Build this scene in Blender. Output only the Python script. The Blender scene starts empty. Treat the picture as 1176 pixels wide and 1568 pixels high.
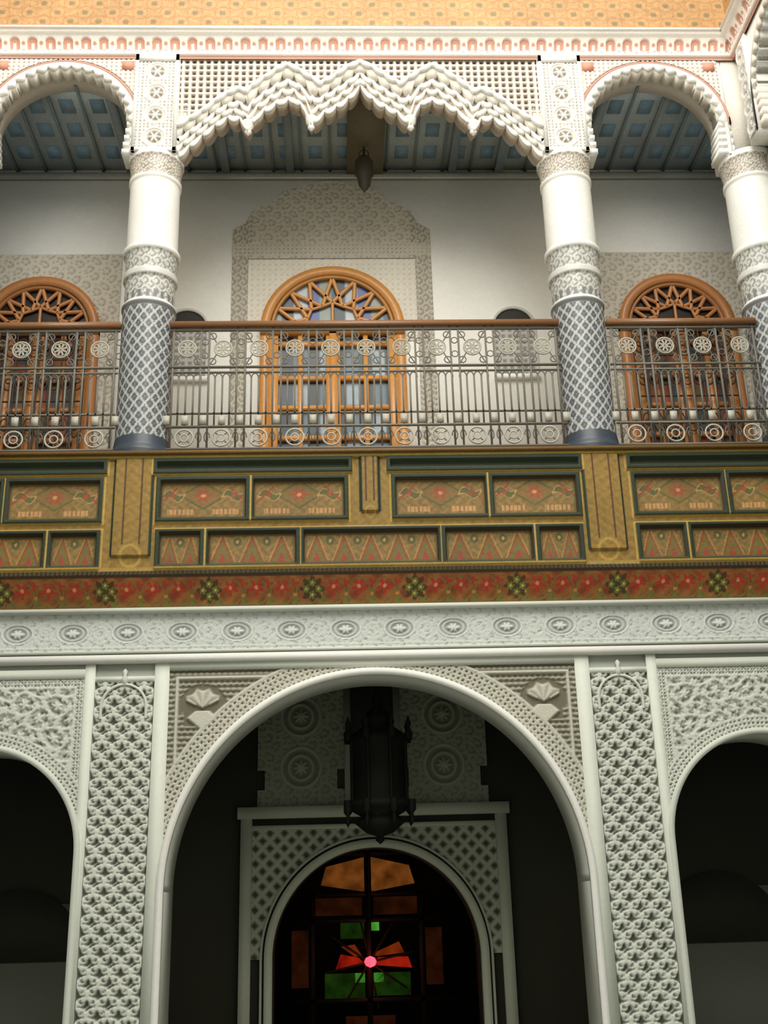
import bpy, math, numpy as np
from mathutils import Matrix, Vector
pi=math.pi
# ------------------------------------------------------------------ utils
def s2l(r,g,b):
    f=lambda c:(c/255/12.92) if c/255<=.04045 else ((c/255+.055)/1.055)**2.4
    return np.array([f(r),f(g),f(b)])
def ss(x,w=.03): return np.clip(x/w*.5+.5,0,1)
def mixc(a,b,t):
    t=np.asarray(t)[...,None]; return np.asarray(a)*(1-t)+np.asarray(b)*t
def cell(x,p,o=0.): 
    u=x/p+o; return (u-np.floor(u)-.5)
def attr_mat(name,rough=.85,bump=.3,scale=60,var=.12,metal=0.,spec=.3):
    m=bpy.data.materials.new(name); m.use_nodes=True; nt=m.node_tree; b=nt.nodes['Principled BSDF']
    a=nt.nodes.new('ShaderNodeAttribute'); a.attribute_name='Col'
    tc=nt.nodes.new('ShaderNodeTexCoord'); n=nt.nodes.new('ShaderNodeTexNoise'); n.inputs['Scale'].default_value=scale; n.inputs['Detail'].default_value=4
    n2=nt.nodes.new('ShaderNodeTexNoise'); n2.inputs['Scale'].default_value=2.2; n2.inputs['Detail'].default_value=5
    nt.links.new(tc.outputs['Object'],n.inputs['Vector']); nt.links.new(tc.outputs['Object'],n2.inputs['Vector'])
    ad=nt.nodes.new('ShaderNodeMath'); ad.operation='ADD'; nt.links.new(n.outputs['Fac'],ad.inputs[0]); nt.links.new(n2.outputs['Fac'],ad.inputs[1])
    mr=nt.nodes.new('ShaderNodeMapRange'); mr.inputs['From Min'].default_value=.6; mr.inputs['From Max'].default_value=1.4
    mr.inputs['To Min'].default_value=1-var; mr.inputs['To Max'].default_value=1+var
    nt.links.new(ad.outputs[0],mr.inputs['Value'])
    vm=nt.nodes.new('ShaderNodeVectorMath'); vm.operation='SCALE'
    nt.links.new(a.outputs['Color'],vm.inputs[0]); nt.links.new(mr.outputs[0],vm.inputs['Scale'])
    nt.links.new(vm.outputs[0],b.inputs['Base Color'])
    b.inputs['Roughness'].default_value=rough; b.inputs['Metallic'].default_value=metal
    b.inputs['Specular IOR Level'].default_value=spec
    if bump:
        bp=nt.nodes.new('ShaderNodeBump'); bp.inputs['Strength'].default_value=bump; bp.inputs['Distance'].default_value=.01
        nt.links.new(n.outputs['Fac'],bp.inputs['Height']); nt.links.new(bp.outputs[0],b.inputs['Normal'])
    return m
def emis_mat(name,col,strength):
    m=bpy.data.materials.new(name); m.use_nodes=True; nt=m.node_tree; b=nt.nodes['Principled BSDF']
    b.inputs['Base Color'].default_value=(*(col*.1),1); b.inputs['Emission Strength'].default_value=strength
    n=nt.nodes.new('ShaderNodeTexNoise');n.inputs['Scale'].default_value=5
    tc=nt.nodes.new('ShaderNodeTexCoord');nt.links.new(tc.outputs['Object'],n.inputs['Vector'])
    mr=nt.nodes.new('ShaderNodeMapRange');mr.inputs['From Min'].default_value=.3;mr.inputs['From Max'].default_value=.7;mr.inputs['To Min'].default_value=.25;mr.inputs['To Max'].default_value=1.3
    nt.links.new(n.outputs['Fac'],mr.inputs['Value'])
    vm=nt.nodes.new('ShaderNodeVectorMath');vm.operation='SCALE';vm.inputs[0].default_value=tuple(col);nt.links.new(mr.outputs[0],vm.inputs['Scale'])
    nt.links.new(vm.outputs[0],b.inputs['Emission Color'])
    b.inputs['Roughness'].default_value=.7;b.inputs['Specular IOR Level'].default_value=.05
    return m
STUCCO=attr_mat('carved_stucco',.9,.35,70,.10)
PLASTER=attr_mat('smooth_plaster',.8,.1,25,.05)
WOODP=attr_mat('painted_wood',.6,.2,45,.25)
WOODV=attr_mat('varnished_wood',.4,.15,30,.15,spec=.5)
TILE=attr_mat('glazed_zellige',.4,.1,80,.15,spec=.4)
IRON=attr_mat('wrought_iron',.5,.1,60,.1,spec=.4)
BRASS=attr_mat('tarnished_brass',.7,.1,60,.1,spec=.1)
GLASS=attr_mat('window_glass',.35,.0,10,.2,spec=.35)

class MB:
    def __init__(s): s.v=[];s.f=[];s.c=[];s.n=0
    def add(s,V,Fc,C):
        V=np.asarray(V,float).reshape(-1,3);Fc=np.asarray(Fc,int).reshape(-1,4)
        C=np.asarray(C,float)
        if C.ndim==1: C=np.tile(C,(len(V),1))
        s.v.append(V);s.f.append(Fc+s.n);s.c.append(C.reshape(-1,3));s.n+=len(V)
    def box(s,x0,x1,y0,y1,z0,z1,c):
        V=[(x,y,z) for x in(x0,x1) for y in(y0,y1) for z in(z0,z1)]
        s.add(V,[(0,1,3,2),(4,6,7,5),(0,4,5,1),(2,3,7,6),(0,2,6,4),(1,5,7,3)],c)
    def strip(s,xs,zb,zt,y0,y1,c):
        xs=np.asarray(xs,float);zb=np.broadcast_to(zb,xs.shape);zt=np.broadcast_to(zt,xs.shape);n=len(xs)
        y0=np.broadcast_to(y0,xs.shape);y1=np.broadcast_to(y1,xs.shape)
        V=np.stack([np.stack([xs,y0,zb],1),np.stack([xs,y0,zt],1),np.stack([xs,y1,zt],1),np.stack([xs,y1,zb],1)],1).reshape(-1,3)
        F=[]
        for i in range(n-1):
            a=i*4;b=a+4
            for k in range(4): F.append((a+k,b+k,b+(k+1)%4,a+(k+1)%4))
        F+= [(0,1,2,3),((n-1)*4+3,(n-1)*4+2,(n-1)*4+1,(n-1)*4)]
        s.add(V,F,c)
    def tube(s,pts,r,c,n=6,closed=False,flat=None):
        P=np.asarray(pts,float);m=len(P)
        T=np.roll(P,-1,0)-np.roll(P,1,0)
        if not closed: T[0]=P[1]-P[0];T[-1]=P[-1]-P[-2]
        T/=np.linalg.norm(T,axis=1)[:,None]+1e-9
        ref=np.array([0,1.,0]) if abs(T[:,1]).max()<.9 else np.array([1.,0,.01])
        A=np.cross(T,ref);A/=np.linalg.norm(A,axis=1)[:,None]+1e-9;B=np.cross(T,A)
        th=np.arange(n)*2*pi/n
        rr=np.broadcast_to(r,(m,))
        V=P[:,None]+rr[:,None,None]*(A[:,None]*np.cos(th)[None,:,None]+B[:,None]*np.sin(th)[None,:,None])
        F=[]
        for i in range(m if closed else m-1):
            j=(i+1)%m
            for k in range(n): F.append((i*n+k,i*n+(k+1)%n,j*n+(k+1)%n,j*n+k))
        s.add(V.reshape(-1,3),F,c)
    def ring(s,x,y,z,R,r,c,n=20): 
        t=np.arange(n)*2*pi/n; s.tube(np.stack([x+R*np.cos(t),0*t+y,z+R*np.sin(t)],1),r,c,5,True)
    def band(s,cx,zs,r0,r1,y0,y1,c,zleg=None,n=64,r0f=None):
        t=np.linspace(0,pi,n); 
        co,si=np.cos(t),np.sin(t)
        a=np.full(n,r0) if r0f is None else r0f(t)
        pin=np.stack([cx+a*co,zs+a*si],1);pout=np.stack([cx+r1*co,zs+r1*si],1)
        if zleg is not None:
            pin=np.vstack([[cx+a[0],zleg],pin,[cx-a[-1],zleg]]);pout=np.vstack([[cx+r1,zleg],pout,[cx-r1,zleg]])
        m=len(pin)
        V=np.zeros((m,4,3));V[:,0,0]=pin[:,0];V[:,0,2]=pin[:,1];V[:,0,1]=y0;V[:,1,0]=pout[:,0];V[:,1,2]=pout[:,1];V[:,1,1]=y0
        V[:,2]=V[:,1];V[:,2,1]=y1;V[:,3]=V[:,0];V[:,3,1]=y1
        F=[]
        for i in range(m-1):
            for k in range(4): F.append((i*4+k,i*4+(k+1)%4,i*4+4+(k+1)%4,i*4+4+k))
        s.add(V.reshape(-1,3),F,c)
    def revolve(s,x,y,prof,cf,n=48,zres=None,caps=True,rot=0.):
        prof=np.asarray(prof,float)
        if zres:
            out=[]
            for (r0,z0),(r1,z1) in zip(prof[:-1],prof[1:]):
                k=max(1,int(abs(z1-z0)/zres))
                for i in range(k): out.append((r0+(r1-r0)*i/k,z0+(z1-z0)*i/k))
            out.append(tuple(prof[-1]));prof=np.array(out)
        th=np.arange(n)*2*pi/n+rot;m=len(prof)
        TH,Z=np.meshgrid(th,prof[:,1]);R=np.repeat(prof[:,0][:,None],n,1)
        V=np.stack([x+R*np.cos(TH),y+R*np.sin(TH),Z],2).reshape(-1,3)
        i,k=np.meshgrid(np.arange(m-1),np.arange(n),indexing='ij');i=i.ravel();k=k.ravel();k2=(k+1)%n
        F=np.stack([i*n+k,i*n+k2,(i+1)*n+k2,(i+1)*n+k],1)
        C=cf(TH,Z).reshape(-1,3) if callable(cf) else cf
        s.add(V,F,C)
    def grid(s,x0,x1,z0,z1,res,hf,cf,y,mask=None,M=None):
        nx=max(2,int((x1-x0)/res)+1);nz=max(2,int((z1-z0)/res)+1)
        X,Z=np.meshgrid(np.linspace(x0,x1,nx),np.linspace(z0,z1,nz))
        H=hf(X,Z);C=cf(X,Z,H)
        C=np.broadcast_to(C,X.shape+(3,))
        V=np.stack([X,y-H,Z],2).reshape(-1,3)
        i,k=np.meshgrid(np.arange(nz-1),np.arange(nx-1),indexing='ij')
        F=np.stack([i*nx+k,i*nx+k+1,(i+1)*nx+k+1,(i+1)*nx+k],2).reshape(-1,4)
        if mask is not None:
            mk=mask(X,Z).reshape(-1);F=F[mk[F].all(1)]
            used=np.zeros(len(V),bool);used[F.ravel()]=True;idx=np.cumsum(used)-1
            V=V[used];C=C.reshape(-1,3)[used];F=idx[F]
        s.add(V,F,C.reshape(-1,3))
    def obj(s,name,mat,parent=None,smooth=False,M=None):
        V=np.vstack(s.v);F=np.vstack(s.f);C=np.vstack(s.c)
        if M is not None: V=V@np.array(M.to_3x3()).T+np.array(M.translation)
        me=bpy.data.meshes.new(name);me.vertices.add(len(V));me.vertices.foreach_set('co',V.ravel())
        me.loops.add(F.size);me.loops.foreach_set('vertex_index',F.ravel())
        me.polygons.add(len(F));me.polygons.foreach_set('loop_start',np.arange(len(F))*4);me.polygons.foreach_set('loop_total',np.full(len(F),4))
        me.update(calc_edges=True);me.validate()
        at=me.color_attributes.new('Col','FLOAT_COLOR','POINT')
        if len(at.data)==len(C): at.data.foreach_set('color',np.hstack([C,np.ones((len(C),1))]).ravel())
        if smooth: me.polygons.foreach_set('use_smooth',np.ones(len(me.polygons),bool))
        me.materials.append(mat)
        o=bpy.data.objects.new(name,me);bpy.context.scene.collection.objects.link(o)
        if parent: o.parent=parent
        return o
def empty(name):
    e=bpy.data.objects.new(name,None);bpy.context.scene.collection.objects.link(e);return e

# ------------------------------------------------------------------ colours
WHITE=s2l(238,237,230); WARM=s2l(228,221,208); GREY=s2l(186,190,180)
STU=s2l(212,216,203); STUD=s2l(84,86,74); TAN=s2l(196,152,98)
GOLD=s2l(142,110,44); GREEN=s2l(32,44,26); OCH=s2l(140,106,54); BRN=s2l(96,58,26)
ORW=s2l(200,134,64); BLK=s2l(22,22,22)

# ------------------------------------------------------------------ patterns (return 0..1)
def quatre(X,Z,p,q,k=.46):
    out=0
    for o in (0,.5):
        a=cell(X,p,o);b=cell(Z,q,o)*q/p
        r=np.hypot(a,b);th=np.arctan2(b,a)
        out=np.maximum(out,ss(k*(.42+.58*np.abs(np.cos(2*th)))-r,.05))
    return out
def pil_pat(X,Z):
    p=.147;q=.135;out=0
    for o in(0,.5):
        a=cell(X,p,o)*p;b=cell(Z,q,o)*q
        r=np.hypot(a,b);th=np.arctan2(b,a)
        out=np.maximum(out,ss(.050*(.30+.70*np.abs(np.cos(1.5*(th-pi/2))))-r,.007))
        for sx in(-1,1):
            r2=np.hypot(a-sx*.040,b+.030);out=np.maximum(out,ss(.009-np.abs(r2-.020),.006)*.9)
    w=np.abs(np.sin(pi*(X/p+.20*np.sin(2*pi*Z/q))))
    return np.maximum(out,ss(.13-w,.08)*.8)
def arab(X,Z,c=.2):
    out=0
    for o,sg in((0,1),(.5,-1)):
        a=cell(X,c,o);b=cell(Z,c,o);r=np.hypot(a,b);th=np.arctan2(b,a)
        sp=np.sin(th*sg+r*17)
        lf=ss(.10-np.abs(r)*(1+.3*np.cos(5*th)),.04)
        out=np.maximum(out,np.maximum(ss(sp-.35,.3)*(r<.5),lf))
    return out
def foliage(X,Z,c=.3):
    X=X+.02*np.sin(Z*23);Z=Z+.02*np.sin(X*19)
    out=0
    for o,sg in((0,1),(.5,-1)):
        a=cell(X,c,o)*c;b=cell(Z,c,o)*c;r=np.hypot(a,b);th=np.arctan2(b,a)
        out=np.maximum(out,ss(.009-np.abs(r-c*.36-.012*sg*th/pi),.006))
        out=np.maximum(out,ss(c*.19*(.45+.55*np.abs(np.cos(2.5*th+r*20*sg)))-r,.01))
        for k in range(7):
            t=k*2*pi/7;la=a-c*.37*math.cos(t);lb=b-c*.37*math.sin(t);lr=np.hypot(la,lb);lt=np.arctan2(lb,la)
            out=np.maximum(out,ss(.034*(.4+.6*np.abs(np.cos(1.5*(lt-t))))-lr,.007))
    return out
def reed(X,Z):
    a=np.sin(2*pi*Z/.040);b=np.sin(2*pi*(X/.045+.5*np.floor(Z/.040)))
    return ss(a+.55*b,.5)
def fleck(X,Z,s=40.): return .5+.25*np.sin(X*s+3*np.sin(Z*s*.7))+.25*np.sin(Z*s*1.3+2*np.sin(X*s*.9))
def lattice(X,Z,p=.055):
    a=np.abs(cell(X,p));b=np.abs(cell(Z,p)); return ss(np.maximum(a,b)-.27,.1)
def ringpat(X,Z,xc,zc,p):
    b=cell(Z-zc,p)*p;a=X-xc;r=np.hypot(a,b);th=np.arctan2(b,a);R=.40*p
    o=ss(.012-np.abs(r-R),.008)
    o=np.maximum(o,ss(.6*R*(.6+.4*np.cos(6*th))-r,.01))
    o=np.maximum(o,(r>R*1.1)*quatre(X,Z,.07,.07)*.8)
    o=np.maximum(o,ss(.07*p-np.abs(r-R*.75)*1.5,.01)*.7)
    return o

# ================================================================== LOWER FACADE
AR,ZS=1.54,1.76; SR,SC,SZ=.75,2.94,2.04; XE=3.72; ZT=3.46
wf=empty('wall_front')
m=MB()
t=np.linspace(pi,0,90)
m.strip(np.r_[AR*np.cos(t)],ZS+AR*np.sin(t),ZT,0,.45,GREY)
for s in(-1,1):
    m.strip(s*SC+SR*np.cos(t),SZ+SR*np.sin(t),ZT,0,.45,GREY)
    xs=sorted((s*AR,s*(SC-SR)));m.box(xs[0],xs[1],0,.45,0,ZT,GREY)
    xs=sorted((s*(SC+SR),s*(XE+.6)));m.box(xs[0],xs[1],0,.45,0,ZT,GREY)
m.box(-XE-.6,XE+.6,0,.45,ZT,5.06,GREY)
m.obj('masonry',PLASTER,wf)
m=MB()
for s in(-1,1):
    for a,b in((1.555,1.665),(2.115,2.19)):
        xs=sorted((s*a,s*b));m.box(xs[0],xs[1],-.035,.0,0,3.42,STU)
    xs=sorted((s*2.19,s*XE));m.box(xs[0],xs[1],-.035,0,3.31,3.38,STU)
    m.band(s*SC,SZ,SR,SR+.045,-.04,0,STU,0,50)
    m.box(min(s*1.665,s*2.115),max(s*1.665,s*2.115),-.03,0,3.28,3.32,STU)
    m.band(s*1.89,2.95+.14,.16,.178,-.04,0,STU,3.0,16)
    m.revolve(s*1.89,-.03,[(.002,3.25),(.02,3.27),(.025,3.30),(.012,3.33),(.02,3.36),(.002,3.38)],STU,n=10)
m.band(0,ZS,AR,AR+.05,-.05,0,WHITE,0,90)
m.box(-1.555,1.555,-.035,0,3.36,3.42,STU)
m.box(-XE,XE,-.06,0,3.42,3.48,WHITE)
m.box(-XE,XE,-.075,0,3.81,3.845,STU)
m.box(-XE,XE,-.045,0,3.50,3.515,STU)
m.obj('mouldings',PLASTER,wf)
m=MB()
for s in(-1,1):
    x0,x1=sorted((s*1.67,s*2.11))
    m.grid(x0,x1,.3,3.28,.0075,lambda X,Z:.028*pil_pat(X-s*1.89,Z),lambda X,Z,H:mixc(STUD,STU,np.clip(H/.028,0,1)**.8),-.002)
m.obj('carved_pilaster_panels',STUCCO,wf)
m=MB()
def hc(X,Z):
    r=np.hypot(X,Z-ZS)
    band=(r<AR+.2);th=np.arctan2(Z-ZS,X)
    pb=quatre(th*1.6,r-AR,.08,.075)*.9
    orn=0;clear=np.zeros(X.shape,bool)
    for s in(-1,1):
        # ribbed fan / shell standing on a small stepped foot
        a=(X-s*1.30);b=(Z-3.07)
        rr=np.hypot(a,b);tt=np.arctan2(a,b)
        rib=(.155-.025*np.abs(np.cos(tt*5)))
        fan=ss(rib-rr,.01)*(np.abs(tt)<1.15)*(.55+.45*np.abs(np.cos(tt*5)))
        clear|=(rr<.185)&(b>-.03)
        foot=ss(.115-1.2*np.abs(b+.075)-np.abs(a),.012)*(b<-.02)
        orn=np.maximum(orn,np.maximum(fan,foot))
        clear|=(np.abs(a)<.14)&(np.abs(b+.075)<.06)
    base=np.where(clear,0,reed(X,Z)*.5)
    h=np.where(band,pb,base); h=np.maximum(h,orn)
    h=np.maximum(h,ss(.012-np.abs(r-AR-.2),.006))
    fr=np.minimum(1.545-np.abs(X),3.35-Z); h=np.maximum(h,ss(.012-np.abs(fr-.05),.006)*(r>AR+.2))
    return .024*h
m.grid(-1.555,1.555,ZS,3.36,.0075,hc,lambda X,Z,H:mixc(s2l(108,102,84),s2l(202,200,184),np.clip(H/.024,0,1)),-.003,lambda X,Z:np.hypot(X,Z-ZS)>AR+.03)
for s in(-1,1):
    x0,x1=sorted((s*2.19,s*XE))
    def hs(X,Z):
        r=np.hypot(X-s*SC,Z-SZ);th=np.arctan2(Z-SZ,X-s*SC)
        h=np.where(r<SR+.12,quatre(th*.85,r-SR,.07,.065),np.maximum(foliage(X*s,Z,.24),foliage(X*s+.06,Z+.05,.17)*.6))
        fr=np.minimum(np.minimum(X-x0,x1-X),3.31-Z)
        h=np.where((fr<.07)&(r>SR+.13),quatre(X,Z,.05,.05)*.9,h)
        h=np.maximum(h,ss(.010-np.abs(fr-.07),.006)*(r>SR+.12))
        return .026*np.maximum(h,ss(.012-np.abs(r-SR-.13),.006))
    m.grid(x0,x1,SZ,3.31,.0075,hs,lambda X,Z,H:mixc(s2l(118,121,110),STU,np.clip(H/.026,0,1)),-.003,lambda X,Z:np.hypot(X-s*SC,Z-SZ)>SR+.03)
    m.grid(x0,x1,.2,SZ,.02,lambda X,Z:0*X,lambda X,Z,H:STU,-.003,lambda X,Z:np.abs(X-s*SC)>SR+.03)
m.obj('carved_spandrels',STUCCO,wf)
m=MB()
def hf(X,Z):
    a=cell(X,.42)*.42;b=(Z-3.66);e=np.hypot(a/.13,b/.085);th=np.arctan2(b,a)
    h=ss(.08-np.abs(e-.9),.06);h=np.maximum(h,ss(.08-np.abs(e-.62),.06)*.7);h=np.maximum(h,ss(.40*(.5+.5*np.abs(np.cos(3*th)))-e,.06))
    g=np.abs(cell(X,.42,.5))*.42
    for q in(.05,.09): h=np.maximum(h,ss(.006-np.abs(np.hypot(g,b*1.1)-q),.005))
    h=np.maximum(h,ss(.005-np.abs(np.abs(b)-.115),.004))
    return .016*np.maximum(h,foliage(X,Z,.11)*(e>1.0)*.75)
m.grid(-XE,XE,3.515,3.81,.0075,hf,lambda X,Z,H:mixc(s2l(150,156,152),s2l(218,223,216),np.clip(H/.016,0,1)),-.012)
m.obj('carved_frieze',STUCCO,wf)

# ================================================================== BALCONY PARAPET (painted wood)
pp=empty('painted_wood_balcony_parapet')
YP=-.12
R1=[(.20,.93),(.985,1.67)];R2=[(-.535,.535),(.59,1.28),(1.335,1.66)]
SB1=[(2.14,2.86),(2.92,3.64)];SB2=[(2.14,2.50),(2.56,3.20),(3.26,3.66)]
def sym(L): return [(a,b) for a,b in L]+[(-b,-a) for a,b in L if a>0]
P1=sym(R1)+sym(SB1);P2=sym(R2)+sym(SB2);P0=[(.17,1.70),(-1.70,-.17),(2.12,3.66),(-3.66,-2.12)]
RECT=[(a,b,4.585,4.885,1) for a,b in P1]+[(a,b,4.225,4.475,2) for a,b in P2]+[(a,b,4.97,5.03,0) for a,b in P0]
RD=s2l(156,62,38);LT=s2l(184,140,84)
def par(X,Z):
    H=np.full(X.shape,.022)
    C=mixc(GOLD,s2l(116,90,38),ss(fleck(X,Z,60)-.55,.3)*.7)
    for px in(0,1.88,-1.88):
        w=.075 if px==0 else .15
        d=np.abs(X-px); zlo=4.62 if px==0 else 4.30
        inn=(d<w)&(Z>zlo); H=np.where(inn,.045,H)
        edge=(np.abs(d-w)<.012)&(Z>zlo); C=np.where(edge[...,None],GREEN,C)
        l2=(np.abs(d-w*.45)<.007)&(Z>zlo+.08);C=np.where(l2[...,None],BRN*.6,C)
        rr=np.hypot(d,Z-zlo)
        C=np.where(((rr<w*.6)&(rr>w*.45))[...,None],s2l(166,132,56),C)
    for a,b,z0,z1,k in RECT:
        dx=np.minimum(X-a,b-X);dz=np.minimum(Z-z0,z1-Z);d=np.minimum(dx,dz)
        fr=(d>-.030)&(d<=0.004);fi=(d>0.004)&(d<.012);inside=d>=.004
        H=np.where(fr,.048,H);C=np.where(fr[...,None],GREEN,C)
        ol=(d<-.030)&(d>-.040);C=np.where(ol[...,None],s2l(176,142,64),C)
        H=np.where(inside,.002,H)
        if k==0: C=np.where(inside[...,None],s2l(40,50,30),C);continue
        cx=(a+b)/2;cz=(z0+z1)/2;w=b-a
        base=mixc(OCH,s2l(112,92,48),ss(fleck(X,Z,75)-.5,.3))
        if k==1:
            u=(X-cx);v=(Z-cz-.035)
            q=np.abs(u)/.17+np.abs(v)/.10
            base=np.where((q<1.)[...,None],s2l(122,92,46),base)
            base=np.where((np.abs(q-1.05)<.09)[...,None],s2l(84,84,40),base)
            r=np.hypot(u*.75,v);th=np.arctan2(v,u*.75)
            base=np.where((r<.056*(.65+.35*np.cos(6*th)))[...,None],RD,base);base=np.where((r<.014)[...,None],LT,base)
            for sx in(-1,1):
                lf=1-((u-sx*.24)/.09)**2-((v-.02*np.sin(u*40))/.03)**2
                base=np.where((lf>0)[...,None],s2l(84,84,40),base)
                base=np.where((np.abs(lf)<.2)[...,None],LT*.85,base)
                fl=np.hypot(u-sx*.24,v);base=np.where((fl<.016)[...,None],RD,base)
                g2=(np.abs(u-sx*.18)<.10)&(np.abs(Z-z0-.060)<.020);base=np.where((g2&(np.sin(X*190)>-.6))[...,None],s2l(186,136,84),base)
                dg=np.abs((u*sx-.30)*.9+(v+.02))<.008;base=np.where((dg&(np.abs(u)>.2))[...,None],RD*.8,base)
        else:
            n=max(1,round(w/.21));p=w/n;u=cell(X-a,p)*2;v=(Z-z0)/(z1-z0)
            base=np.where((np.abs(u)<(.95-v*.95))[...,None],s2l(132,72,38),base)
            base=np.where((np.abs(u)<(.70-v*.95))[...,None],s2l(106,96,46),base)
            base=np.where((np.abs(u)<(.38-v*.95))[...,None],s2l(150,60,38),base)
            base=np.where((np.abs(np.abs(u)-(.95-v*.95))<.05)[...,None],s2l(160,128,62),base)
            fl=np.hypot((1-np.abs(u))*p/2,(v-.72)*.25);base=np.where((fl<.034)[...,None],s2l(82,80,38),base);base=np.where((fl<.012)[...,None],LT,base)
        inr=d>=.012
        base=np.where((d<.026)[...,None],s2l(98,84,40),base)
        C=np.where(inr[...,None],base,C);C=np.where(fi[...,None],BRN*.4,C)
    bd=Z<4.19;H=np.where(bd,.03+.012*np.abs(np.sin(X*pi/.035)),H);C=np.where(bd[...,None],s2l(58,48,26),C)
    rl=(np.abs(Z-4.205)<.012);C=np.where(rl[...,None],s2l(156,126,54),C)
    return H,C
za=lambda z:4.085+(z-4.155)*(5.055-4.085)/(5.06-4.155)
m=MB()
m.grid(-XE,XE,4.155,5.06,.0070,lambda X,Z:par(X,Z)[0],lambda X,Z,H:par(X,Z)[1],YP)
for V in m.v: V[:,2]=za(V[:,2])
m.obj('carved_panels',WOODP,pp)
m=MB()
m.box(-XE,XE,YP-.05,.2,5.055,5.08,s2l(176,146,70))
m.box(-XE,XE,YP-.075,.2,5.08,5.11,s2l(104,76,36))
m.box(-XE,XE,YP-.001,0,4.09,5.055,GOLD)
m.obj('top_rail',WOODP,pp)
m=MB()
def redb(X,Z):
    C=mixc(s2l(128,58,32),s2l(152,96,44),ss(fleck(X,Z,35)-.5,.4))
    v=(Z-3.845)/.24
    a=cell(X,.20)*.20;b=(v-.58)*.24
    r=np.hypot(a,b);th=np.arctan2(b,a)
    C=np.where((np.abs(np.hypot(a*1.0,b+.03)-.088)<.007)[...,None],s2l(120,100,46),C)
    C=np.where((r<.066*(.64+.36*np.cos(5*th+pi/2)))[...,None],s2l(176,48,32),C)
    C=np.where((r<.014)[...,None],s2l(206,140,96),C)
    g=cell(X,.20,.5)*.20
    C=np.where((np.abs(g)<(.40-v)*.09)[...,None],s2l(112,104,46),C)
    gr=np.hypot(g,(v-.70)*.24);gt=np.arctan2((v-.70),g*4)
    C=np.where((gr<.036*(.6+.4*np.cos(3*gt)))[...,None],s2l(166,50,32),C)
    C=np.where((np.hypot(g,(v-.36)*.24)<.014)[...,None],s2l(196,130,60),C)
    # small green buds scattered between
    h=cell(X,.10,.25)*.10;C=np.where((np.hypot(h,(v-.18)*.24)<.011)[...,None],s2l(92,96,44),C)
    u=cell(X,.80,.08)*.8;w=(v-.52)*.24
    d=np.hypot(u/.10,w/.095);dt=np.arctan2(w,u)
    C=np.where((d<.84+.16*np.cos(8*dt))[...,None],s2l(72,54,26),C)
    for ux_,wx in((0,.042),(0,-.042),(.048,0),(-.048,0)):
        q=np.hypot(u-ux_,w-wx);tq=np.arctan2(w-wx,u-ux_)
        C=np.where((q<.028*(.6+.4*np.abs(np.cos(2.5*tq))))[...,None],s2l(112,116,54),C);C=np.where((q<.008)[...,None],s2l(216,190,80),C)
    C=np.where((v>.93)[...,None],s2l(60,44,24),C);C=np.where((v<.08)[...,None],s2l(112,100,56),C)
    return C
m.grid(-XE,XE,3.845,4.09,.0070,lambda X,Z:.02+(Z-3.845)/.245*.14,lambda X,Z,H:redb(X,Z),-.0)
m.obj('painted_flower_band',WOODP,pp)

# ================================================================== UPPER COLUMNS
def colcolor(th,z):
    r=.225;x=th*r
    C=np.broadcast_to(WHITE,th.shape+(3,)).copy()
    p=2*pi*r/16;u=x/p;v=z/.115
    d1=np.abs(cell(u+v,1.));d2=np.abs(cell(u-v,1.))
    dia=(np.maximum(d1,d2)<.37);ct=(np.maximum(d1,d2)<.10)
    tile=np.where(dia[...,None],s2l(70,75,84),s2l(178,181,178));tile=np.where(ct[...,None],s2l(124,118,110),tile)
    C=np.where((z<6.55)[...,None],tile,C)
    C=np.where((z<5.31)[...,None],s2l(44,54,66),C)
    C=np.where(((z>6.50)&(z<6.55))[...,None],s2l(110,112,112),C)
    rel=(z>6.58)&(z<7.07)
    a=arab(x,z,.10);C=np.where(rel[...,None],mixc(s2l(134,134,128),s2l(206,205,198),a),C)
    st=(np.abs(z-6.85)<.03);q=(np.sin(x*2*pi/(2*pi*r/20))>0)
    C=np.where(st[...,None],s2l(206,206,200),C)
    C=np.where(((z>6.58)&(z<6.66)&q)[...,None],s2l(110,112,114),C)
    ar2=(z>7.85)&(z<8.05);C=np.where(ar2[...,None],mixc(s2l(138,130,118),s2l(218,210,196),arab(x,z,.07)),C)
    return C
prof=[(.265,5.06),(.265,5.17),(.24,5.22),(.225,5.31),(.225,6.52),(.235,6.53),(.235,6.56),(.215,6.58),(.215,6.80),(.235,6.82),(.235,6.87),(.22,6.89),(.228,7.05),(.25,7.08),(.25,7.11),(.225,7.13),(.222,7.80),(.235,7.82),(.235,7.86),(.22,7.87),(.235,8.02),(.25,8.05),(.25,8.10)]
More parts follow.
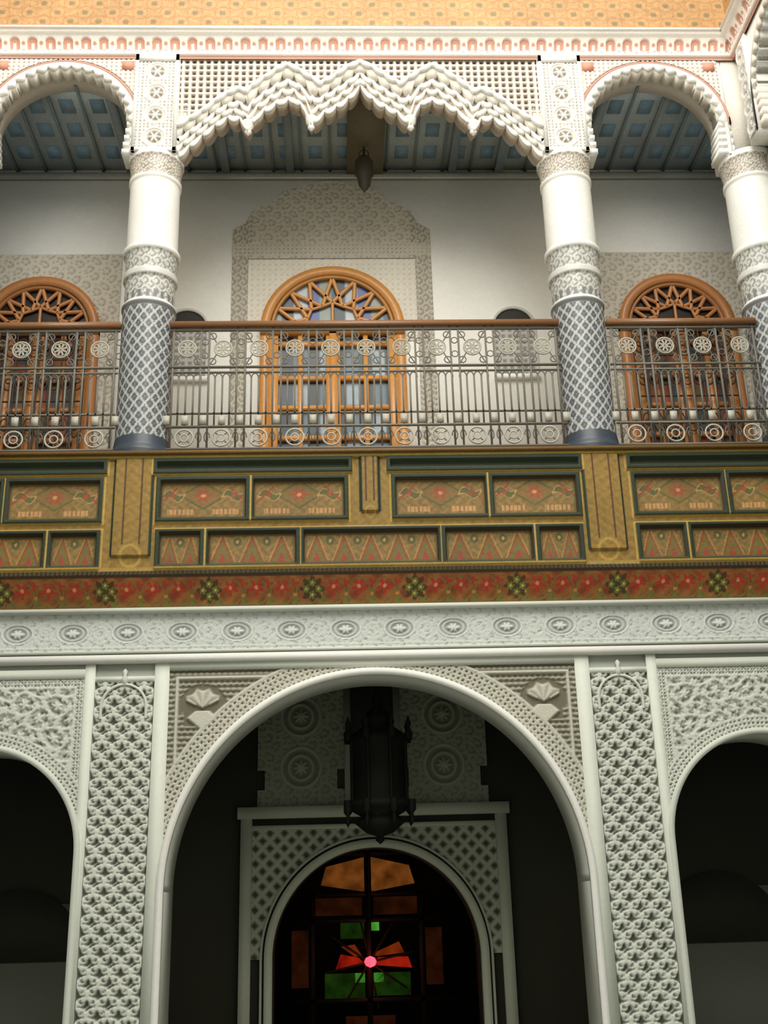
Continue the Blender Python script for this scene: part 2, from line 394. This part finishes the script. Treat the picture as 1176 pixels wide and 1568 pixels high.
for cx in(-3.6,-1.88,1.88,3.6):
    e=empty('gallery_column')
    m=MB();m.revolve(cx,.12,prof,colcolor,n=128,zres=.010)
    m.obj('tiled_shaft',TILE,e,True)
    m=MB()
    w=.20
    if abs(cx)<3:
        m.box(cx-w,cx+w,-.06,.30,8.08,9.16,WARM)
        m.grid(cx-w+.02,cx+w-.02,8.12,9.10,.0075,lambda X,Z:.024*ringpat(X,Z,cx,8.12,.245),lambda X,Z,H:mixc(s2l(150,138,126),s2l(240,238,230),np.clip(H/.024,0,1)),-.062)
        for a in(cx-w,cx+w-.03): m.box(a,a+.03,-.095,-.06,8.08,9.16,WHITE)
        m.box(cx-w,cx+w,-.095,-.06,8.08,8.12,WHITE);m.box(cx-w,cx+w,-.095,-.06,9.09,9.16,WHITE)
    else:
        w=.15;m.box(cx-w,cx+w,-.02,.30,8.08,9.16,WARM)
    for sd in(-1,1):
        for k in range(9):
            z0=8.08+k*.085; x0=cx+sd*w; x1=cx+sd*(w+.02+.0022*k*k)
            xx=sorted((x0,x1)); m.box(xx[0],xx[1],-.05+.008*k,.28,z0+.02,z0+.09,WHITE)
    m.obj('carved_capital',STUCCO,e)

# ================================================================== UPPER ARCADE (lambrequin arches)
ua=empty('lambrequin_arcade')
kx=np.array([0,.10,.22,.34,.46,.52,.62,.74,.86,.96,1.04,1.12,1.22,1.34,1.48,1.60,1.68])
kz=np.array([8.86,8.72,8.62,8.55,8.43,8.60,8.70,8.68,8.60,8.51,8.38,8.48,8.50,8.41,8.27,8.14,8.06])
ux=np.array([0,.12,.25,.37,.50,.62,.70,.80,.95,1.05,1.15,1.3,1.45,1.68])
uz=np.array([9.11,9.05,8.94,8.86,8.96,9.05,9.08,9.00,8.88,8.78,8.80,8.70,8.55,8.38])
XX=np.linspace(-1.68,1.68,840)
bot=np.interp(abs(XX),kx,kz);top=np.interp(abs(XX),ux,uz)
def scal(X,p,ph=0.): return np.abs(np.sin(pi*(X/p+ph)))
m=MB()
SP=.112
zb0=bot-.060*scal(XX,SP)**.6+.02
m.strip(XX,zb0,np.maximum(top,zb0+.05),0.0,.10,s2l(188,174,156))  # backing plate in darker beige: shading painted into the gaps between tiers
NK=4
for k in range(NK):
    fr=k/NK
    base_=bot+(top-bot)*fr*.95
    zb=base_-.060*scal(XX,SP,.5*k)**.6+.03
    zt=np.minimum(zb+.058,top)if k<NK-1 else top
    zt=np.maximum(zt,zb+.004)
    m.strip(XX,zb,zt,-.018-.012*k,.01,[WHITE,WARM][k%2])
m.strip(XX,top-.02-.025*scal(XX,SP),top+.012,-.085,.0,WHITE)
m.strip(XX,zb0+.09,np.maximum(top,zb0+.12),.14,.24,s2l(186,180,168))
m.obj('central_lambrequin',STUCCO,ua)
m=MB()
for px,pz in((.46,8.43),(-.46,8.43),(1.04,8.38),(-1.04,8.38)):
    m.revolve(px,.02,[(.002,pz-.05),(.02,pz-.035),(.035,pz-.015),(.025,pz+.01),(.05,pz+.04),(.055,pz+.10)],WHITE,n=12)
m.obj('pendants',STUCCO,ua,True)
m=MB()
def latmask(X,Z): return Z>np.interp(abs(X),ux,uz)-.08
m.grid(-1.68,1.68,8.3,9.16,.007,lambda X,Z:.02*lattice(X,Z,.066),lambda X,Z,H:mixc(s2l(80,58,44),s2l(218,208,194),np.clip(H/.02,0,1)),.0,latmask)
m.strip(XX,np.interp(abs(XX),ux,uz)-.02,9.16,.01,.2,s2l(120,100,86))
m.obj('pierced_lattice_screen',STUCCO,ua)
for s in(-1,1):
    c0=s*2.74;zs=8.42;r=.60
    NL=19
    def r0f(t): return r+.034-.045*np.abs(np.sin(t*NL))
    m=MB()
    tt=np.linspace(pi,0,260);rad=r0f(tt)
    xs=c0+rad*np.cos(tt)
    order=np.argsort(xs);xs=xs[order];zb=(zs+rad*np.sin(tt))[order]
    m.strip(xs,zb,9.16,-.02,.10,WARM)
    m.band(c0,zs,r+.04,r+.1,.10,.30,s2l(196,190,178),8.08,60)
    for sd in(-1,1):
        xx=sorted((c0+sd*(r+.034),c0+sd*.70));m.box(xx[0],xx[1],-.02,.30,8.08,9.16,WHITE)
        for k in range(5):
            xx=sorted((c0+sd*(r-.035+.008*k),c0+sd*.66));m.box(xx[0],xx[1],-.03,.20,8.10+k*.075,8.15+k*.075,WHITE)
    m.box(c0-.7,c0+.7,.1,.3,9.09,9.16,WARM)
    m.band(c0,zs,r+.02,r+.085,-.05,0,WHITE,8.08,260,lambda t:r+.055-.045*np.abs(np.sin(t*NL)))
    m.band(c0,zs,r+.10,r+.115,-.04,0,s2l(206,150,130),8.5,50)
    m.obj('scalloped_arch',STUCCO,ua)
    m=MB()
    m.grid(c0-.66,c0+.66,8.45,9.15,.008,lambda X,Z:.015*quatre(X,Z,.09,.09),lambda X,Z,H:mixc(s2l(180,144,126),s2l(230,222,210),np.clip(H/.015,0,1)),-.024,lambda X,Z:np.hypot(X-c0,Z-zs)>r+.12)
    for sd in(-1,1):
        m.box(c0+sd*.58-.055,c0+sd*.58+.055,-.05,-.02,9.03,9.12,s2l(214,144,120))
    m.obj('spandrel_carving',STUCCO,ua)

# ================================================================== CORNICE + PAINTED WALL ABOVE
CT=9.41
def cornice(name,L0,L1,M=None,parent=None):
    m=MB()
    def hh(X,Z):
        v=(Z-9.16)*.5/(CT-9.16)
        a=cell(X,.165)*.165; ar=(np.abs(a)<.045)&(v>.17)&(v<.17+.14+1.5*np.sqrt(np.clip(.045**2-a*a,0,1)))
        b=cell(X,.165,.5)*.165; ar2=np.hypot(b,(v-.27)*.5)<.018
        sc=(v>.05)&(v<.10+.06*np.abs(np.sin(pi*X/.11)))
        H=.04+.10*np.clip(v/.5,0,1)**1.5
        C=np.broadcast_to(s2l(242,237,228),X.shape+(3,)).copy()
        C=np.where(ar[...,None],s2l(216,158,134),C);H=np.where(ar,H-.02,H)
        C=np.where((ar&(np.abs(a)<.014)&(v<.30))[...,None],WHITE,C)
        C=np.where(ar2[...,None],s2l(208,150,128),C)
        C=np.where(((v<.12)&~sc)[...,None],s2l(200,152,132),C);H=np.where(sc,H+.02,H)
        C=np.where(((v>.125)&(v<.155)&(np.sin(X*110)>0))[...,None],s2l(196,160,146),C)
        H=np.where(v>.42,H+.02,H)
        return H,C
    m.grid(L0,L1,9.155,CT,.007,lambda X,Z:hh(X,Z)[0],lambda X,Z,H:hh(X,Z)[1],-.0)
    m.box(L0,L1,-.165,.3,CT-.01,CT+.02,WHITE)
    m.box(L0,L1,0,.3,9.15,CT,WHITE)
    m.obj(name,STUCCO,parent,False,M)
    m=MB()
    def tc(X,Z):
        C=mixc(s2l(176,134,84),s2l(188,146,96),ss(fleck(X,Z,45)-.5,.4))
        for o in(0,.5):
            a=cell(X,.26,o)*.26;b=cell(Z-.02,.22,o)*.22;r=np.hypot(a,b);th=np.arctan2(b,a)
            C=np.where((r<.034*(.6+.4*np.abs(np.cos(3*th))))[...,None],s2l(132,112,76),C)
            C=np.where((np.abs(r-.075)<.005)[...,None],s2l(168,118,72),C)
        C=np.where((Z<9.56)[...,None],s2l(186,130,86),C)
        return C
    m.grid(L0,L1,CT+.02,10.9,.010,lambda X,Z:0*X+.04,lambda X,Z,H:tc(X,Z),0)
    m.box(L0,L1,-.03,.3,CT+.01,10.9,TAN)
    m.obj('painted_wall_band',WOODP,parent,False,M)
co=empty('roof_cornice')
cornice('stalactite_cornice',-XE,XE-.12,None,co)

# ================================================================== RIGHT / LEFT COURTYARD WALLS
for s,nm in((1,'wall_right'),(-1,'wall_left')):
    e=empty(nm)
    X0=s*(XE-.12) 
    M=Matrix(((0,s,0,X0),(-1,0,0,0),(0,0,1,0),(0,0,0,1)))
    c2=empty('roof_cornice')
    cornice('stalactite_cornice',.0,9.5,M,c2)
    m=MB()
    m.box(0,9.5,.1,.4,0,8.0,GREY)
    m.box(0,9.5,.5,.8,8.0,9.16,GREY)
    for k in range(14): m.box(0,9.5,.12,.5,8.05+k*.08,8.075+k*.08,s2l(160,160,154))
    m.box(0,9.5,-.05,.1,3.46,3.85,STU);m.box(0,9.5,-.12,.1,4.1,5.11,GOLD);m.box(0,9.5,-.06,.1,3.85,4.1,s2l(130,70,36))
    m.obj('masonry',PLASTER,e,False,M)
    m=MB()
    for c0,r in((1.00,.62),(3.5,1.3),(6.2,.9)):
        NL=int(r*31)
        tt=np.linspace(pi,0,14*NL);zs=8.42 if r<.7 else 7.85
        rad=r-.045*np.abs(np.sin(tt*NL));xs=c0+rad*np.cos(tt);o=np.argsort(xs)
        m.strip(xs[o],np.minimum((zs+rad*np.sin(tt)),9.1)[o],9.16,-.02,.28,WHITE)
        m.band(c0,zs,r,r+.05,-.05,-.02,WARM,8.1,12*NL,lambda t:r+.01-.045*np.abs(np.sin(t*NL)))
        for sd in(-1,1):
            for k in range(9):
                xx=sorted((c0+sd*(r-.10+.003*k*k),c0+sd*(r+.02)));m.box(xx[0],xx[1],-.03,.26,8.10+k*.085,8.17+k*.085,WARM)
    for a,b in((.16,.38),(1.62,2.2),(4.8,5.3),(7.1,9.5)):
        m.box(a,b,-.05,.28,8.08,9.16,WHITE)
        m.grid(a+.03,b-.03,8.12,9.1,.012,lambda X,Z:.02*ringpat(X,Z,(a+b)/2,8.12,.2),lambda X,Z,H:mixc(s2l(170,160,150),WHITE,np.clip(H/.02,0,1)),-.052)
    m.obj('lambrequin_arches',STUCCO,e,False,M)
    
# ================================================================== RAILING
def railing(x0,x1,pitch,name='wrought_iron_railing'):
    e=empty(name);m=MB();y=.0
    ic=s2l(98,94,84);wc=s2l(172,168,154)
    n=max(1,round((x1-x0)/pitch));p=(x1-x0)/n
    for z,r in((6.30,.009),(5.95,.009),(5.90,.007),(5.52,.007),(5.40,.009),(5.20,.009)):
        m.box(x0,x1,y-r,y+r,z-r,z+r,ic)
    for i in range(n+1):
        x=x0+i*p
        for d in(-.035,.035): m.box(x+d-.008,x+d+.008,y-.008,y+.008,5.113,6.33,ic)
        for zc in(6.19,6.06): m.ring(x,y,zc,.028,.005,ic,10)
        m.box(x-.028,x+.028,y-.01,y+.01,5.42,5.50,wc)
    for i in range(n):
        c=x0+(i+.5)*p
        m.ring(c,y,6.125,.074,.008,wc,20)
        for k in range(8):
            t=k*pi/4;m.ring(c+.040*math.cos(t),y,6.125+.040*math.sin(t),.021,.005,wc,8)
        m.ring(c,y,6.125,.012,.006,wc,8)
        for sx in(-1,1):
            for sz in(-1,1):
                m.ring(c+sx*.088,y,6.125+sz*.12,.03,.0055,ic,8)
                m.tube([(c+sx*.055,y,6.125+sz*.055),(c+sx*.115,y,6.125+sz*.16)],.0055,ic,4)
        for q in(-1,0,1):
            xx=c+q*.062
            m.box(xx-.007,xx+.007,y-.007,y+.007,5.40,5.84,ic)
        for q in(-.5,.5,-1.5,1.5):
            t=np.linspace(0,pi,8);xc=c+q*.062
            m.tube(np.stack([xc+.031*np.cos(t),0*t+y,5.84+.05*np.sin(t)],1),.006,ic,4)
        m.box(c-.028,c+.028,y-.01,y+.01,5.42,5.50,wc)
        m.ring(c,y,5.30,.074,.009,wc,18);m.ring(c,y,5.30,.034,.007,wc,10)
        for k in range(4):
            t=k*pi/2+.78;m.tube([(c+.034*math.cos(t),y,5.30+.034*math.sin(t)),(c+.072*math.cos(t),y,5.30+.072*math.sin(t))],.006,ic,4)
        for sx in(-1,1):
            t=np.linspace(0,2.6*pi,18);rr=.045*(1-t/(3.2*pi))
            m.tube(np.stack([c+sx*(.12-rr*np.cos(t)*.6),0*t+y,5.30+rr*np.sin(t)*1.4],1),.0055,ic,4)
    m.obj('iron_scrollwork',IRON,e)
    m=MB();m.box(x0,x1,y-.03,y+.03,6.325,6.375,s2l(120,78,42));m.obj('wooden_handrail',WOODV,e)
railing(-1.67,1.67,.30)
railing(2.09,3.40,.30);railing(-3.40,-2.09,.30)

# ================================================================== UPPER GALLERY
YB=1.5
fl=MB();fl.box(-4.6,4.6,-.02,YB+.3,4.72,5.06,s2l(200,184,156));fl.obj('floor_gallery',TILE)
ce=empty('ceiling_gallery');m=MB()
m.box(-4.6,4.6,.2,YB,9.06,9.12,s2l(158,170,170))
for i in range(31):
    x=-4.5+i*.3;
    m.box(x-.012,x+.012,.2,YB,9.035,9.06,s2l(112,128,134))
for x in(-.72,1.0,-1.4,1.5,2.4,-2.4): m.box(x-.04,x+.04,.2,YB,8.99,9.06,s2l(122,136,140))
for x in np.arange(-4.35,4.5,.3):
    for y in(.5,.85,1.2): m.box(x-.07,x+.07,y-.10,y+.10,9.055,9.062,s2l(112,140,158))
m.box(-.12,.26,.2,YB,8.97,9.05,s2l(104,96,76))
m.box(-4.6,4.6,YB-.05,YB,8.93,9.0,s2l(150,150,140))
m.obj('painted_planks',WOODP,ce)
wb=empty('wall_back');m=MB()
UW=s2l(246,243,234)
m.box(-4.6,4.6,YB,YB+.25,5.0,9.12,UW)
m.obj('plaster',PLASTER,wb)
m=MB()
DC=-.29
def ogee(X): 
    d=abs(X-DC)/1.03
    return 8.14+np.interp(d,[0,.12,.5,.55,.80,.88,1.0,1.01],[.78,.76,.66,.56,.42,.26,.18,-9])
def su(X,Z): return .012*np.where((Z<8.14)&(Z>8.0),quatre(X,Z,.09,.09),np.where(np.abs(X-DC)>.83,arab(X,Z,.12),foliage(X,Z,.17)))
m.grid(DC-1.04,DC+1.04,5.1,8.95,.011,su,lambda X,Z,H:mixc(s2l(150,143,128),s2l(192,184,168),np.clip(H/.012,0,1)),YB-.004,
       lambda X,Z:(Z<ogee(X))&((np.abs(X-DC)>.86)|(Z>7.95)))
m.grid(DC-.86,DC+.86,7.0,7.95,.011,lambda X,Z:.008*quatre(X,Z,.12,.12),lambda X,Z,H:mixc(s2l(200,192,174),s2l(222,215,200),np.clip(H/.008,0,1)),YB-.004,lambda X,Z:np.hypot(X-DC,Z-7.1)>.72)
for s in(-1,1):
    c0=s*3.22
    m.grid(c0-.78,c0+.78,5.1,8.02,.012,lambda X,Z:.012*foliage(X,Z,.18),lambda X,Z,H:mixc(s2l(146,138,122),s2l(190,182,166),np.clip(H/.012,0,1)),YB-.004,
       lambda X,Z:((np.hypot(X-c0,Z-7.12)>.60)&(Z>7.12))|(np.abs(X-c0)>.6))
for c0 in(-1.76,1.55):
    t=np.linspace(pi,0,24);m.strip(c0+.2*np.cos(t),7.15+0*t,7.15+.2*np.sin(t)+.001,YB-.012,YB,s2l(52,52,48))
    m.grid(c0-.2,c0+.2,6.6,7.15,.01,lambda X,Z:.01*lattice(X,Z,.07),lambda X,Z,H:mixc(s2l(130,128,120),s2l(186,184,178),np.clip(H/.01,0,1)),YB-.01)
    m.box(c0-.23,c0+.23,YB-.05,YB,6.55,6.6,WHITE)
    m.band(c0,7.15,.2,.225,YB-.03,YB,s2l(200,196,188),6.6,24)
m.obj('carved_surrounds',STUCCO,wb)

def arched_door(name,cx,hw,zs,fan_panes,leafglass,wood,grille=False):
    e=empty(name);m=MB();y=YB-.03
    m.band(cx,zs,hw-.09,hw,y-.05,YB,wood,5.08,48)
    m.band(cx,zs,hw-.13,hw-.10,y-.035,YB,wood*.7,None,40)
    m.box(cx-hw,cx+hw,y-.07,YB,zs-.06,zs+.05,wood*.8)
    r=hw-.12
    def P(rr,t): return (cx+rr*math.cos(t),y-.01,zs+.04+rr*math.sin(t)*.94)
    w=.022
    K=4
    for k in range(K):
        a=k*pi/K;b=(k+1)*pi/K;mid=(a+b)/2
        m.tube([P(r,a),P(r*.45,mid)],w,wood);m.tube([P(r,b),P(r*.45,mid)],w,wood)
        m.tube([P(r,mid),P(r*.50,a)],w,wood);m.tube([P(r,mid),P(r*.50,b)],w,wood)
    m.tube([P(r*.50,k*pi/4) if j==0 else P(r*.45,(k+.5)*pi/4) for k in range(4) for j in(0,1)]+[P(r*.5,pi)],w*.8,wood)
    m.tube([P(r*.5,pi/2),P(0,0)],w*.8,wood)
    lw=hw-.09
    for s in(-1,1):
        for a,b in((.0,.07),(lw-.09,lw),(lw*.5-.016+.0,lw*.5+.03)):
            xs=sorted((cx+s*a,cx+s*b));m.box(xs[0],xs[1],y-.045,YB,5.08,zs-.04,wood)
        for z in(5.08,5.52,5.90,6.22,6.54,6.92):
            xs=sorted((cx,cx+s*lw));m.box(xs[0],xs[1],y-.03,YB,z,z+(.045 if z>5.1 else .3),wood*.95)
    m.box(cx-.035,cx+.035,y-.07,YB,5.08,zs-.04,wood)
    m.obj('timber_frame',WOODV,e)
    g=MB()
    g.grid(cx-r,cx+r,zs,zs+r,.02,lambda X,Z:0*X,lambda X,Z,H:fan_panes(X,Z),YB-.012,lambda X,Z:np.hypot(X-cx,Z-zs)<r+.03)
    g.grid(cx-hw+.1,cx+hw-.1,5.1,zs,.02,lambda X,Z:0*X,lambda X,Z,H:leafglass(X,Z),YB-.012)
    g.obj('glass_panes',GLASS,e)
    if grille:
        q=MB();gy=YB-.13;ic=s2l(36,30,24)
        n=9
        for i in range(n+1):
            x=cx-.5+i*1.0/n;q.tube([(x,gy,5.1),(x,gy,7.05)],.009,ic,4)
        for z in(5.2,5.75,6.3,6.75,7.02):q.tube([(cx-.5,gy,z),(cx+.5,gy,z)],.010,ic,4)
        for z in(5.45,6.02,6.52,6.88):
            for i in range(n):
                x=cx-.5+(i+.5)/n; t=np.linspace(0,2*pi,14)
                q.tube(np.stack([x+.045*np.cos(t),0*t+gy,z+.10*np.sin(t)],1),.008,ic,4);q.ring(x,gy,z,.025,.008,ic,8)
        q.obj('iron_grille',IRON,e)
def fp(X,Z):
    k=np.floor((X+9)/.13).astype(int)%4
    C=np.array([s2l(176,184,190),s2l(70,84,140),s2l(130,142,130),s2l(48,62,72)])[k]
    return C
def lg(X,Z):
    k=(np.floor((X+9)/.13)+2*np.floor(Z/.3)).astype(int)%4
    return np.array([s2l(76,98,112),s2l(44,56,66),s2l(136,152,162),s2l(32,40,46)])[k]
arched_door('double_door',DC,.725,7.10,fp,lg,ORW)
def dk(X,Z): return np.broadcast_to(s2l(30,24,20),X.shape+(3,))
def rp(X,Z):
    k=(np.floor((X+9)/.17)+np.floor(Z/.27)).astype(int)%3
    return np.array([s2l(130,62,36),s2l(60,62,58),s2l(96,76,48)])[k]
for s in(-1,1): arched_door('grilled_window',s*3.22,.60,7.12,dk,rp,s2l(168,106,54),True)
e=empty('hanging_lantern');m=MB()
LC=s2l(64,58,48);x,y=.05,1.0
m.revolve(x,y,[(.01,9.0),(.012,8.86),(.05,8.84),(.09,8.80),(.095,8.62),(.07,8.58),(.06,8.5),(.03,8.45),(.004,8.42)],LC,n=6)
m.ring(x,y,8.88,.05,.006,LC);m.obj('lantern_body',IRON,e)

# ================================================================== LOWER GALLERY
YL=2.0
wi=empty('wall_inner');m=MB()
IW=s2l(162,166,146);ID=s2l(42,42,33)  # ID: the gallery's shade put into the back wall colour
DX=.03
hw=.91;zs=1.22
tt=np.linspace(pi,0,70)
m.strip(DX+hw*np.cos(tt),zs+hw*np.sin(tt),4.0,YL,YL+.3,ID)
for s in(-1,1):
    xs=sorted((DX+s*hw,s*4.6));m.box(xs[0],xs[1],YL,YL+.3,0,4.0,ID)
    xs=sorted((s*1.95,s*4.5));m.box(xs[0],xs[1],YL-.03,YL,0,1.72,s2l(104,108,96))
    t=np.linspace(pi,0,30);m.strip(s*3.1+.55*np.cos(t),1.25,1.35+.50*np.sin(t),YL-.04,YL-.02,s2l(40,40,32))  # dark arch over the dado: painted edge of the gallery's shade
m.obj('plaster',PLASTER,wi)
m=MB()
fo=1.20
for s in(-1,1):
    xs=sorted((DX+s*(fo-.10),DX+s*fo));m.box(xs[0],xs[1],YL-.08,YL,0,2.46,IW)
m.box(DX-fo-.03,DX+fo+.03,YL-.10,YL,2.40,2.50,IW);m.box(DX-fo,DX+fo,YL-.06,YL,2.30,2.34,IW)
m.band(DX,zs,hw,hw+.07,YL-.09,YL,IW,0,60)
m.band(DX,zs,hw+.09,hw+.11,YL-.06,YL,IW*.9,0,60)
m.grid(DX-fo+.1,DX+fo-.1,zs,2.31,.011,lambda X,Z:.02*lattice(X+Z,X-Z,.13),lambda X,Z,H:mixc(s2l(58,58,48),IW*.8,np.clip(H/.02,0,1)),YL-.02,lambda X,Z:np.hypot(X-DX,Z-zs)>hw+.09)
for s in(-1,1):
    c0=DX+s*.66
    def hp(X,Z):
        h=0
        for zc in(2.85,3.32):
            r=np.hypot(X-c0,Z-zc);th=np.arctan2(Z-zc,X-c0)
            h=np.maximum(h,ss(.014-np.abs(r-.18),.01));h=np.maximum(h,ss(.012-np.abs(r-.11),.01))
            h=np.maximum(h,ss(.05*(1+.4*np.cos(8*th))-r,.01))
        return .02*np.maximum(h,.6*foliage(X,Z,.17)*(np.hypot(X-c0,Z-2.85)>.2)*(np.hypot(X-c0,Z-3.32)>.2))
    m.grid(c0-.42,c0+.42,2.5,3.70,.011,hp,lambda X,Z,H:mixc(s2l(92,94,78),s2l(130,132,114),np.clip(H/.02,0,1)),YL-.02,
       lambda X,Z:(np.abs(X-c0)<np.where(Z<2.66,.40,np.where(Z<2.82,.34+.0*Z,.40))))
m.box(DX-.26,DX-.20,YL-.05,YL,2.5,3.7,IW*.5);m.box(DX+.20,DX+.26,YL-.05,YL,2.5,3.7,IW*.5)
m.obj('carved_doorway',STUCCO,wi)
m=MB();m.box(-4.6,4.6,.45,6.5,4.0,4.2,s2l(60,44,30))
for i in range(40): m.box(-4.5+i*.23,-4.44+i*.23,.45,YL,3.93,4.0,s2l(52,38,26))
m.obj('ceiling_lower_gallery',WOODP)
m=MB()
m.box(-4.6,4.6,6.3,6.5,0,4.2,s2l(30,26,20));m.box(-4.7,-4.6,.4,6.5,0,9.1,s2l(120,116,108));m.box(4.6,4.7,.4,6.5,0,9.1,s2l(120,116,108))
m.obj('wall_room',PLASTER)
m=MB();m.box(-4.7,4.7,-10,6.5,-.15,0,s2l(190,186,174));
for i in range(0,46):
    for j in range(0,48):
        if (i+j)%2: m.box(-4.6+i*.2,-4.4+i*.2,-9.6+j*.2,-9.4+j*.2,0,.003,s2l(112,128,122))
m.obj('floor',TILE)

e=empty('brass_lantern');m=MB();x,y=.05,.9;K=s2l(17,17,13)
m.tube([(x,y,3.98),(x,y,3.25)],.012,K,6)
m.revolve(x,y,[(.005,3.34),(.05,3.28),(.035,3.22),(.10,3.15),(.15,3.08),(.12,3.05),(.22,2.98),(.27,2.93),(.235,2.90),(.225,2.45),(.29,2.42),(.27,2.38),(.16,2.32),(.22,2.27),(.12,2.19),(.03,2.16),(.04,2.13),(.003,2.10)],K,n=8,rot=pi/8)
for k in range(8):
    a=k*pi/4+pi/8
    m.tube([(x+.24*math.cos(a),y+.24*math.sin(a),2.92),(x+.24*math.cos(a),y+.24*math.sin(a),2.42)],.014,K)
    m.revolve(x+.27*math.cos(a),y+.27*math.sin(a),[(.002,3.12),(.025,3.05),(.012,3.02),(.035,2.97),(.03,2.92)],K,n=8)
    m.revolve(x+.28*math.cos(a),y+.28*math.sin(a),[(.03,2.44),(.035,2.36),(.012,2.33),(.02,2.28),(.002,2.24)],K,n=8)
m.obj('lantern_body',BRASS,e)

e=empty('stained_glass_window');yw=5.0
fm=MB();W=s2l(30,20,12)
fm.box(-1.4,1.4,yw,yw+.05,0,.25,W)
for xx in(-1.25,-.62,.02,.62,1.25): fm.box(xx-.03,xx+.03,yw-.05,yw+.02,0,2.3,W)
for z in(.25,.66,1.50,1.78,2.22): fm.box(-1.25,1.25,yw-.05,yw+.02,z-.025,z+.025,W)
def P(r,t): return (.02+r*math.cos(t),yw-.03,1.05+r*math.sin(t))
for k in range(8): fm.tube([P(.05,k*pi/4+.2),P(.5,k*pi/4+.2)],.012,W)
fm.obj('timber_lattice',WOODP,e)
def pane(nm,col,st,quads):
    b=MB()
    for q in quads: b.add([(a,yw,c) for a,c in q],[(0,1,2,3)],s2l(255,255,255))
    b.obj(nm,emis_mat(nm,s2l(*col),st),e)
R=lambda a,b,c,d:[(a,c),(b,c),(b,d),(a,d)]
pane('amber_panes',(176,96,36),.26,[[(-.52,1.88),(-.02,1.80),(-.02,2.18),(-.46,2.08)],[(.06,1.80),(.56,1.88),(.50,2.08),(.06,2.18)]])
pane('brown_panes',(110,56,24),.07,[R(-.58,-.05,1.55,1.74),R(.08,.58,1.55,1.74),R(-.85,-.66,.8,1.40),R(.66,.85,.8,1.40),R(-.25,.3,.25,.5)])
pane('red_panes',(210,36,16),.42,[[(-.02,1.03),(-.36,.98),(-.30,1.14),(-.1,1.10)],[(.05,1.02),(.50,.98),(.46,1.10),(.12,1.10)]])
pane('orange_panes',(190,70,20),.20,[[(.10,1.11),(.42,1.14),(.36,1.26),(.06,1.14)],[(-.06,1.12),(-.14,1.24),(-.30,1.22),(-.14,1.11)]])
pane('green_panes',(50,100,24),.12,[R(-.48,-.03,.68,.94),R(.06,.48,.70,.94),R(-.3,-.03,1.30,1.47)])
pane('bright_green_panes',(90,200,60),.45,[R(-.14,-.03,.84,.94),R(.07,.18,.84,.94),R(.05,.14,1.38,1.47)])
e=empty('glowing_lamp');m=MB()
m.revolve(.03,4.85,[(.002,1.00),(.05,1.02),(.07,1.06),(.05,1.10),(.002,1.12)],s2l(255,255,255),n=16);m.obj('red_bulb',emis_mat('red_bulb',s2l(255,50,66),4),e)
m=MB();m.tube([(.03,4.85,3.9),(.03,4.85,1.1)],.008,BLK,5);m.obj('lamp_chain',IRON,e)
# ================================================================== LIGHT
def area(nm,loc,rot,sx,sy,pw,col):
    l=bpy.data.lights.new(nm,'AREA');l.shape='RECTANGLE';l.size=sx;l.size_y=sy;l.energy=pw;l.color=col
    o=bpy.data.objects.new(nm,l);o.location=loc;o.rotation_euler=rot;bpy.context.scene.collection.objects.link(o)
area('skylight',(0,-6.5,13.2),(math.radians(38),0,0),7,8,1380,(1,.97,.89))
w=bpy.data.worlds.new('sky');bpy.context.scene.world=w;w.use_nodes=True
bg=w.node_tree.nodes['Background'];bg.inputs[0].default_value=(.95,.97,.89,1);bg.inputs[1].default_value=.64
l=bpy.data.lights.new('lamp_glow','POINT');l.energy=1.5;l.color=(1,.25,.12);l.shadow_soft_size=.08
o=bpy.data.objects.new('lamp_glow',l);o.location=(.03,4.6,1.05);bpy.context.scene.collection.objects.link(o)
# ================================================================== CAMERA
pitch,yaw,roll,cx,D=.3439,.042,-.0274,-.2407,8.4545
F=Vector((math.sin(yaw)*math.cos(pitch),math.cos(yaw)*math.cos(pitch),math.sin(pitch)))
R_=Vector((math.cos(yaw),-math.sin(yaw),0));U=R_.cross(F);c,s=math.cos(roll),math.sin(roll)
R2=c*R_+s*U;U2=-s*R_+c*U
cam=bpy.data.cameras.new('camera');co_=bpy.data.objects.new('camera',cam);bpy.context.scene.collection.objects.link(co_)
Mx=Matrix((R2,U2,-F)).transposed().to_4x4();Mx.translation=Vector((cx,-D,1.6));co_.matrix_world=Mx
cam.sensor_fit='VERTICAL';cam.sensor_height=24;cam.lens=24*1700/1568;cam.clip_start=.05
sc=bpy.context.scene;sc.camera=co_
sc.view_settings.view_transform='Standard';sc.view_settings.exposure=0;sc.view_settings.gamma=1.12
